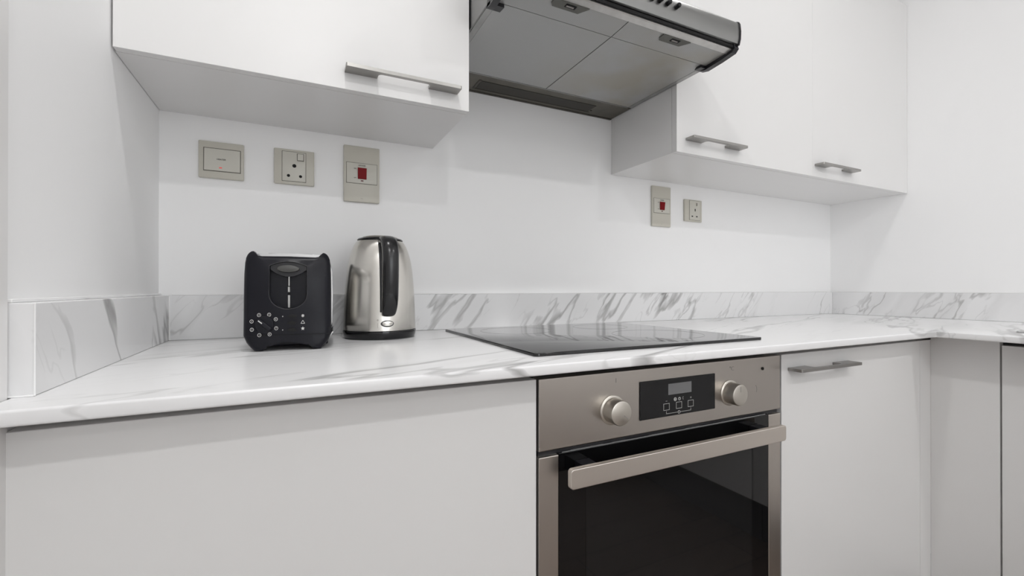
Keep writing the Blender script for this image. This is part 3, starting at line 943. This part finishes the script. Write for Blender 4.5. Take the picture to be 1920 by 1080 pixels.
# ------------------------------------------------------------------ toaster (local space: front faces -y, origin under the front centre)
def toaster():
    t = thing('toaster', 'black two-slice toaster with round dial, on the worktop left of the kettle', 'toaster', (0, 0, 0))
    DP = 0.225
    K = M['toasterblack']
    half = [(0.0, 0.0155), (0.0120, 0.0150), (0.0230, 0.0130), (0.0330, 0.0095), (0.0410, 0.0050), (0.0470, 0.0), (0.0600, 0.0), (0.0680, 0.0070), (0.0755, 0.0160), (0.0812, 0.0290), (0.0808, 0.0600), (0.0806, 0.0990), (0.0800, 0.1400), (0.0790, 0.1600), (0.0775, 0.1685), (0.0752, 0.1740), (0.0720, 0.1782), (0.0680, 0.1808), (0.0645, 0.1812), (0.0620, 0.1795), (0.0605, 0.1765), (0.0590, 0.1738), (0.0500, 0.1722), (0.0300, 0.1724), (0.0, 0.1730)]
    outline = half + [(-x, z) for x, z in half[::-1]][1:-1]
    U = []                                     # recess outline, clockwise from top
    for a in range(0, 11):                     # upper shallow arch from left to right
        x = -0.0345 + 0.069 * a / 10
        U.append((x, 0.1545 + 0.0085 * (1 - (x / 0.0345) ** 2)))
    U.append((0.0350, 0.105))
    for a in range(1, 12):
        an = math.pi * a / 12
        U.append((0.0350 * math.cos(an), 0.103 - 0.0275 * math.sin(an)))
    U.append((-0.0350, 0.105))
    # front cap: outer ring (bulging) bridged to the recess opening
    bm = bmesh.new()
    def crown(x, z):                            # front face bulges a little in the middle
        return -0.007 * (1 - (x / 0.083) ** 4) * (1 - ((z - 0.09) / 0.11) ** 4)
    back = [bm.verts.new((x, 0.032, z)) for x, z in outline]
    mid = [bm.verts.new((x, 0.0045, z)) for x, z in outline]
    def inset(p, k):
        x, z = p
        return (x * (1 - k / 0.08), z + (k if z < 0.02 and abs(x) > 0.04 else (-k if z > 0.165 else 0)) * 0.8)
    f1 = [bm.verts.new((inset(p, 0.0025)[0], -0.0010, inset(p, 0.0025)[1])) for p in outline]
    f2 = [bm.verts.new((inset(p, 0.0070)[0], -0.0038, inset(p, 0.0070)[1])) for p in outline]
    n = len(outline)
    for a, b in ((back, mid), (mid, f1), (f1, f2)):
        for i in range(n):
            j = (i + 1) % n
            bm.faces.new((a[i], a[j], b[j], b[i]))
    bm.faces.new(back[::-1])
    u0 = [bm.verts.new((x, -0.0062, z)) for x, z in U]
    u1 = [bm.verts.new((x * 0.97, 0.0150, z)) for x, z in U]
    nu = len(U)
    for i in range(nu):
        j = (i + 1) % nu
        bm.faces.new((u0[i], u0[j], u1[j], u1[i]))
    bm.faces.new(u1)
    e_out = [bm.edges.get((f2[i], f2[(i + 1) % n])) for i in range(n)]
    e_in = [bm.edges.get((u0[i], u0[(i + 1) % nu])) for i in range(nu)]
    bmesh.ops.triangle_fill(bm, use_beauty=True, edges=e_out + e_in)
    for zz in [0.10 + 0.0065 * k for k in range(12)]:
        bmesh.ops.bisect_plane(bm, geom=bm.verts[:] + bm.edges[:] + bm.faces[:], dist=1e-6, plane_co=(0, 0, zz), plane_no=(0, 0, 1))
    for xx in (-0.074, -0.067, -0.058, -0.048, 0.048, 0.058, 0.067, 0.074):
        bmesh.ops.bisect_plane(bm, geom=bm.verts[:] + bm.edges[:] + bm.faces[:], dist=1e-6, plane_co=(xx, 0, 0), plane_no=(1, 0, 0))
    def lean(v):
        if v.co.y < 0.03:
            k = (0.03 - v.co.y) / 0.035
            v.co.y += min(1.0, k) * (0.013 * max(0.0, (v.co.z - 0.112) / 0.07) ** 2 + 0.007 * (abs(v.co.x) / 0.082) ** 5)
    for v in bm.verts:
        lean(v)
    mb = MB(); mb.bm.free(); mb.bm = bm
    cap = mb.build('front_cap', K, t, smooth=32)
    # seam between cap and skirt
    MB().box(-0.0780, 0.0780, -0.0062, -0.0030, 0.0285, 0.0290).build('skirt_seam', M['hole'], cap)
    # U outline lip
    lip = MB()
    for i in range(nu):
        p, q = U[i], U[(i + 1) % nu]
        lip.cyl((p[0], -0.0062, p[1]), (q[0], -0.0062, q[1]), 0.0007, n=8)
    for v in lip.bm.verts:
        lean(v)
    lip.build('recess_lip', M['greydark'], cap)
    # steel wrap body
    wrap = [(0.0745, 0.022), (0.0790, 0.030), (0.0825, 0.050), (0.0838, 0.100), (0.0820, 0.145), (0.0770, 0.166), (0.0680, 0.1750), (0.0560, 0.1785), (0.0, 0.1795)]
    wr = wrap + [(-x, z) for x, z in wrap[::-1]][1:]
    MB().prism(wr, 1, 0.0325, DP - 0.030).build('steel_wrap', M['chromewrap'], t, smooth=40)
    # rear cap
    MB().prism(outline, 1, DP - 0.0295, DP).build('rear_cap', K, t, smooth=32)
    # base
    MB().box(-0.074, 0.074, 0.0330, DP - 0.0300, 0.0060, 0.0215, bev=0.002).build('base', K, t)
    for sx in (-1, 1):
        for y in (0.045, DP - 0.045):
            MB().cyl((sx * 0.055, y, 0.0), (sx * 0.055, y, 0.0075), 0.008, n=20).build('foot', M['blackplastic'], t)
    # lower chrome side flares seen beside the skirt
    for sx in (-1, 1):
        a = [(sx * 0.0832, 0.0300), (sx * 0.0850, 0.0290), (sx * 0.0700, 0.0080), (sx * 0.0680, 0.0085)]
        MB().prism(a, 1, 0.0330, DP - 0.0310).build('side_flare', M['chromewrap'], t)
    # top slots
    for sx in (-1, 1):
        MB().box(sx * 0.028 - 0.014, sx * 0.028 + 0.014, 0.050, DP - 0.050, 0.1780, 0.1802).build('bread_slot', M['hole'], t)
    # slot track and lever
    tr = MB()
    tr.box(-0.0022, 0.0022, 0.0128, 0.0146, 0.0790, 0.1440, bev=0.0004)
    tr.build('lever_track', M['hole'], cap)
    sh = MB()
    sh.box(-0.0013, 0.0016, 0.0085, 0.0125, 0.1180, 0.1370, bev=0.0006)
    sh.box(-0.0020, 0.0020, 0.0070, 0.0125, 0.1065, 0.1165, bev=0.0006)
    sh.box(-0.0022, 0.0022, 0.0095, 0.0125, 0.0775, 0.1010, bev=0.0008)
    sh.build('lever_shank', M['shank'], cap)
    lv = MB()
    prof = []
    for a in range(0, 13):
        an = math.pi * a / 12
        prof.append((0.0205 * math.cos(an), 0.1490 + 0.0070 * math.sin(an)))
    for a in range(1, 12):
        an = math.pi + math.pi * a / 12
        prof.append((0.0205 * math.cos(an), 0.1490 + 0.0062 * math.sin(an)))
    lv.prism(prof, 1, -0.0140, 0.0110, bev=0.0018, seg=2, bevel_sel=lambda e: abs(e.verts[0].co.y + 0.014) < 1e-5 and abs(e.verts[1].co.y + 0.014) < 1e-5)
    l_ = lv.build('lever', M['levergrey'], t, smooth=40)
    # dark hood behind the lever
    dk = MB()
    pts = [(-0.0330, 0.1480), (-0.0330, 0.1540)] + [(-0.033 + 0.066 * a / 8, 0.1540 + 0.0078 * (1 - ((-0.033 + 0.066 * a / 8) / 0.033) ** 2)) for a in range(1, 8)] + [(0.0330, 0.1540), (0.0330, 0.1480)] + [(0.033 - 0.066 * a / 8, 0.1480 - 0.013 * (1 - ((0.033 - 0.066 * a / 8) / 0.033) ** 2)) for a in range(1, 8)]
    dk.prism(pts, 1, 0.0040, 0.0148)
    dk.build('lever_hood', M['blackplastic'], cap, smooth=40)
    # dial
    dc = (-0.0423, 0.0486)
    yf = -0.0063
    mt = Matrix.Translation((dc[0], yf, dc[1])) @ Matrix.Rotation(math.pi / 2, 4, 'X')
    di = MB().lathe([(0.0, -0.002), (0.0165, -0.002), (0.0165, 0.0010), (0.0160, 0.0018), (0.0, 0.0018)], n=48, mat=mt).build('dial', K, t, smooth=40)
    rot = Matrix.Translation((dc[0], 0, dc[1])) @ Matrix.Rotation(math.radians(-52), 4, 'Y')
    MB().box(-0.0042, 0.0042, yf - 0.0105, yf - 0.0016, -0.0148, 0.0148, bev=0.0018, seg=3, mat=rot).build('dial_grip', K, di, smooth=40)
    MB().box(-0.0009, 0.0009, yf - 0.0109, yf - 0.0104, 0.0040, 0.0125, mat=rot).build('dial_pointer', M['mark'], di)
    # numbered marks round the dial
    marks = [((238, 863), '1'), ((170, 810), '2'), ((168, 733), '3'), ((235, 675), '4'), ((328, 673), '5'), ((390, 717), '6'), ((394, 803), '7'), ((333, 858), '8')]
    for (px, pz), s_ in marks:
        x, z = (px - 507) / 5243, (1020 - pz) / 5243
        rg = MB().lathe([(0.0026, 0.0), (0.0034, 0.0), (0.0034, 0.0004), (0.0026, 0.0004), (0.0026, 0.0)], n=20, mat=Matrix.Translation((x, yf, z)) @ Matrix.Rotation(math.pi / 2, 4, 'X')).build('number_mark', M['mark'], cap)
        text_mesh('number', s_, 0.0042, M['mark'], cap, face_mtx((x, yf - 0.0003, z)))
    # three buttons, two lamps, three icons
    for z in (0.0629, 0.0505, 0.0378):
        b = MB()
        b.lathe([(0.0, 0.0), (0.0085, 0.0), (0.0085, 0.0010), (0.0, 0.0016)], n=32, mat=Matrix.Translation((0.0072, yf, z)) @ Matrix.Scale(0.36, 4, (0, 0, 1)) @ Matrix.Rotation(math.pi / 2, 4, 'X'))
        b.build('push_button', M['hole'], cap, smooth=40)
    for z, m_ in ((0.0626, M['shank']), (0.0380, M['shank'])):
        MB().cyl((-0.0099, yf, z), (-0.0099, yf - 0.0010, z), 0.0011, n=12).build('indicator_lamp', m_, cap)
    ix = 0.0269
    ic = MB()
    for k in range(4):                          # snowflake
        ic.box(-0.0029, 0.0029, yf - 0.0004, yf, -0.00045, 0.00045, mat=Matrix.Translation((ix, 0, 0.0633)) @ Matrix.Rotation(math.radians(45 * k), 4, 'Y'))
    ic.build('defrost_icon', M['mark'], cap)
    ic = MB()
    tri = [(ix - 0.0036, 0.0490), (ix + 0.0036, 0.0490), (ix, 0.0548)]
    for i in range(3):
        p, q = tri[i], tri[(i + 1) % 3]
        ic.cyl((p[0], yf - 0.0001, p[1]), (q[0], yf - 0.0001, q[1]), 0.0005, n=6)
    ic.build('reheat_icon', M['mark'], cap)
    ic = MB()
    st = []
    for k in range(10):
        r_ = 0.0038 if k % 2 == 0 else 0.0018
        an = math.radians(90 + 36 * k)
        st.append((ix + r_ * math.cos(an), 0.0397 + r_ * math.sin(an)))
    ic.prism(st, 1, yf - 0.0003, yf + 0.0002)
    ic.build('cancel_icon', M['mark'], cap)
    # stub of the flex behind the right-hand side
    pth = [(0.060, DP - 0.01, 0.03), (0.088, DP + 0.010, 0.018), (0.094, DP - 0.03, 0.0075), (0.098, DP - 0.08, 0.0055), (0.090, DP - 0.02, 0.0045)]
    return t
M['chromewrap'] = pbr('toaster_chrome', (0.62, 0.62, 0.62), 0.15, metal=1)
M['shank'] = pbr('shank_metal', (0.42, 0.42, 0.41), 0.3, metal=0.6)
tt = toaster()
tt.location = (0.2500, -0.3140, T + 0.0002)
tt.rotation_euler = (0, 0, math.radians(-4.0))
tt.scale = (0.872, 0.90, 0.982)

# ------------------------------------------------------------------ kettle (local space: handle towards -y)
def kettle():
    t = thing('electric_kettle', 'brushed steel cordless kettle with black handle and lid, on the worktop beside the toaster', 'kettle', (0, 0, 0))
    MB().lathe([(0.0, 0.0002), (0.0760, 0.0002), (0.0790, 0.0020), (0.0810, 0.0080), (0.0822, 0.0150), (0.0818, 0.0178), (0.0, 0.0180)], n=80).build('power_base', M['blackgloss'], t, smooth=40)
    prof = [(0.0, 0.0183), (0.0800, 0.0183), (0.0808, 0.0190), (0.0808, 0.0250), (0.0800, 0.0500), (0.0790, 0.0730), (0.0778, 0.1000), (0.0762, 0.1225), (0.0736, 0.1500), (0.0702, 0.1720), (0.0670, 0.1860), (0.0632, 0.1980), (0.0590, 0.2080), (0.0548, 0.2150), (0.0512, 0.2195), (0.0500, 0.2205), (0.0, 0.2206)]
    sm = []
    MB().lathe(prof, n=96).build('body', M['kettlesteel'], t, smooth=40)
    lid = MB().lathe([(0.0, 0.2208), (0.0512, 0.2208), (0.0516, 0.2222), (0.0490, 0.2250), (0.0400, 0.2272), (0.0, 0.2278)], n=80).build('lid', M['blackgloss'], t, smooth=50)
    MB().lathe([(0.0, 0.2279), (0.0400, 0.2274), (0.0390, 0.2292), (0.0300, 0.2315), (0.0, 0.2325)], n=64).build('lid_inlay', M['kettlesteel'], lid, smooth=50)
    # strap handle: side profile in (out, z)
    ctr = [(0.0480, 0.2120), (0.0680, 0.2175), (0.0890, 0.2145), (0.1040, 0.2040), (0.1110, 0.1880), (0.1130, 0.1650), (0.1125, 0.1400), (0.1110, 0.1150), (0.1085, 0.0900), (0.1040, 0.0720), (0.0960, 0.0600), (0.0860, 0.0560), (0.0775, 0.0570)]
    rx = [0.0150, 0.0165, 0.0172, 0.0172, 0.0172, 0.0170, 0.0170, 0.0170, 0.0168, 0.0160, 0.0148, 0.0130, 0.0120]
    ry = [0.0085, 0.0085, 0.0100, 0.0140, 0.0160, 0.0165, 0.0160, 0.0155, 0.0145, 0.0110, 0.0080, 0.0055, 0.0045]
    # resample smoothly (Catmull-Rom)
    def cr(a, b, c, d, s):
        return 0.5 * ((2 * b) + (-a + c) * s + (2 * a - 5 * b + 4 * c - d) * s * s + (-a + 3 * b - 3 * c + d) * s ** 3)
    P, S = [], []
    n = len(ctr)
    for i in range(n - 1):
        idx = [max(0, i - 1), i, i + 1, min(n - 1, i + 2)]
        for k in range(5):
            s_ = k / 5
            P.append(tuple(cr(*[ctr[j][q] for j in idx], s_) for q in range(2)))
            S.append((cr(*[rx[j] for j in idx], s_), cr(*[ry[j] for j in idx], s_)))
    P.append(ctr[-1]); S.append((rx[-1], ry[-1]))
    path = []
    for i, (o_, z) in enumerate(P):
        a = P[max(0, i - 1)]; b = P[min(len(P) - 1, i + 1)]
        d = Vector((0, -(b[0] - a[0]), b[1] - a[1])).normalized()
        ax = Vector((1, 0, 0))
        path.append((Vector((0, -o_, z)), ax, d.cross(ax)))
    h = MB().sweep(path, S).build('handle', M['handleblack'], t, smooth=60)
    bp_ = [(0.0788, 0.060), (0.0782, 0.080), (0.0775, 0.105), (0.0755, 0.130), (0.0730, 0.152), (0.0690, 0.175), (0.0625, 0.198), (0.0560, 0.210)]
    pth = []
    for i, (o_, z) in enumerate(bp_):
        a = bp_[max(0, i - 1)]; b = bp_[min(len(bp_) - 1, i + 1)]
        d = Vector((0, -(b[0] - a[0]), b[1] - a[1])).normalized()
        pth.append((Vector((0, -o_ - 0.0006, z)), Vector((1, 0, 0)), d.cross(Vector((1, 0, 0)))))
    MB().sweep(pth, [(0.0155, 0.0030)] * len(bp_)).build('handle_back', M['blackplastic'], t, smooth=60)
    # oval level window / switch below the handle
    def on_body(z):
        return -0.0803
    bt = MB().lathe([(0.0, 0.0), (0.0140, 0.0), (0.0140, 0.0030), (0.0, 0.0030)], n=40, mat=Matrix.Translation((0, -0.0790, 0.0350)) @ Matrix.Scale(0.52, 4, (0, 0, 1)) @ Matrix.Rotation(math.pi / 2, 4, 'X')).build('switch_ring', M['blackplastic'], t)
    MB().lathe([(0.0, 0.0), (0.0118, 0.0), (0.0118, 0.0040), (0.0100, 0.0052), (0.0, 0.0056)], n=40, mat=Matrix.Translation((0.0003, -0.0795, 0.0356)) @ Matrix.Scale(0.50, 4, (0, 0, 1)) @ Matrix.Rotation(math.pi / 2, 4, 'X')).build('switch_button', M['kettlesteel'], bt, smooth=40)
    mk = MB()
    mk.box(-0.0204, -0.0200, -0.0789, -0.0780, 0.0260, 0.0370)
    mk.lathe([(0.0010, 0.0), (0.0016, 0.0), (0.0016, 0.0008), (0.0010, 0.0008), (0.0010, 0.0)], n=16, mat=Matrix.Translation((-0.0202, -0.0781, 0.0430)) @ Matrix.Rotation(math.pi / 2, 4, 'X'))
    mk.build('printed_mark', M['greyprint'], t)
    # spout lip at the back
    MB().prism([(-0.012, 0.185), (0.012, 0.185), (0.016, 0.212), (-0.016, 0.212)], 1, 0.050, 0.078, bev=0.0).build('spout', M['kettlesteel'], t)
    return t
M['handleblack'] = pbr('handle_black', (0.010, 0.010, 0.011), 0.22, spec=0.5)
kt = kettle()
kt.location = (0.4350, -0.1420, T + 0.0002)
kt.rotation_euler = (0, 0, math.radians(2))
kt.scale = (0.975, 0.975, 1.0)
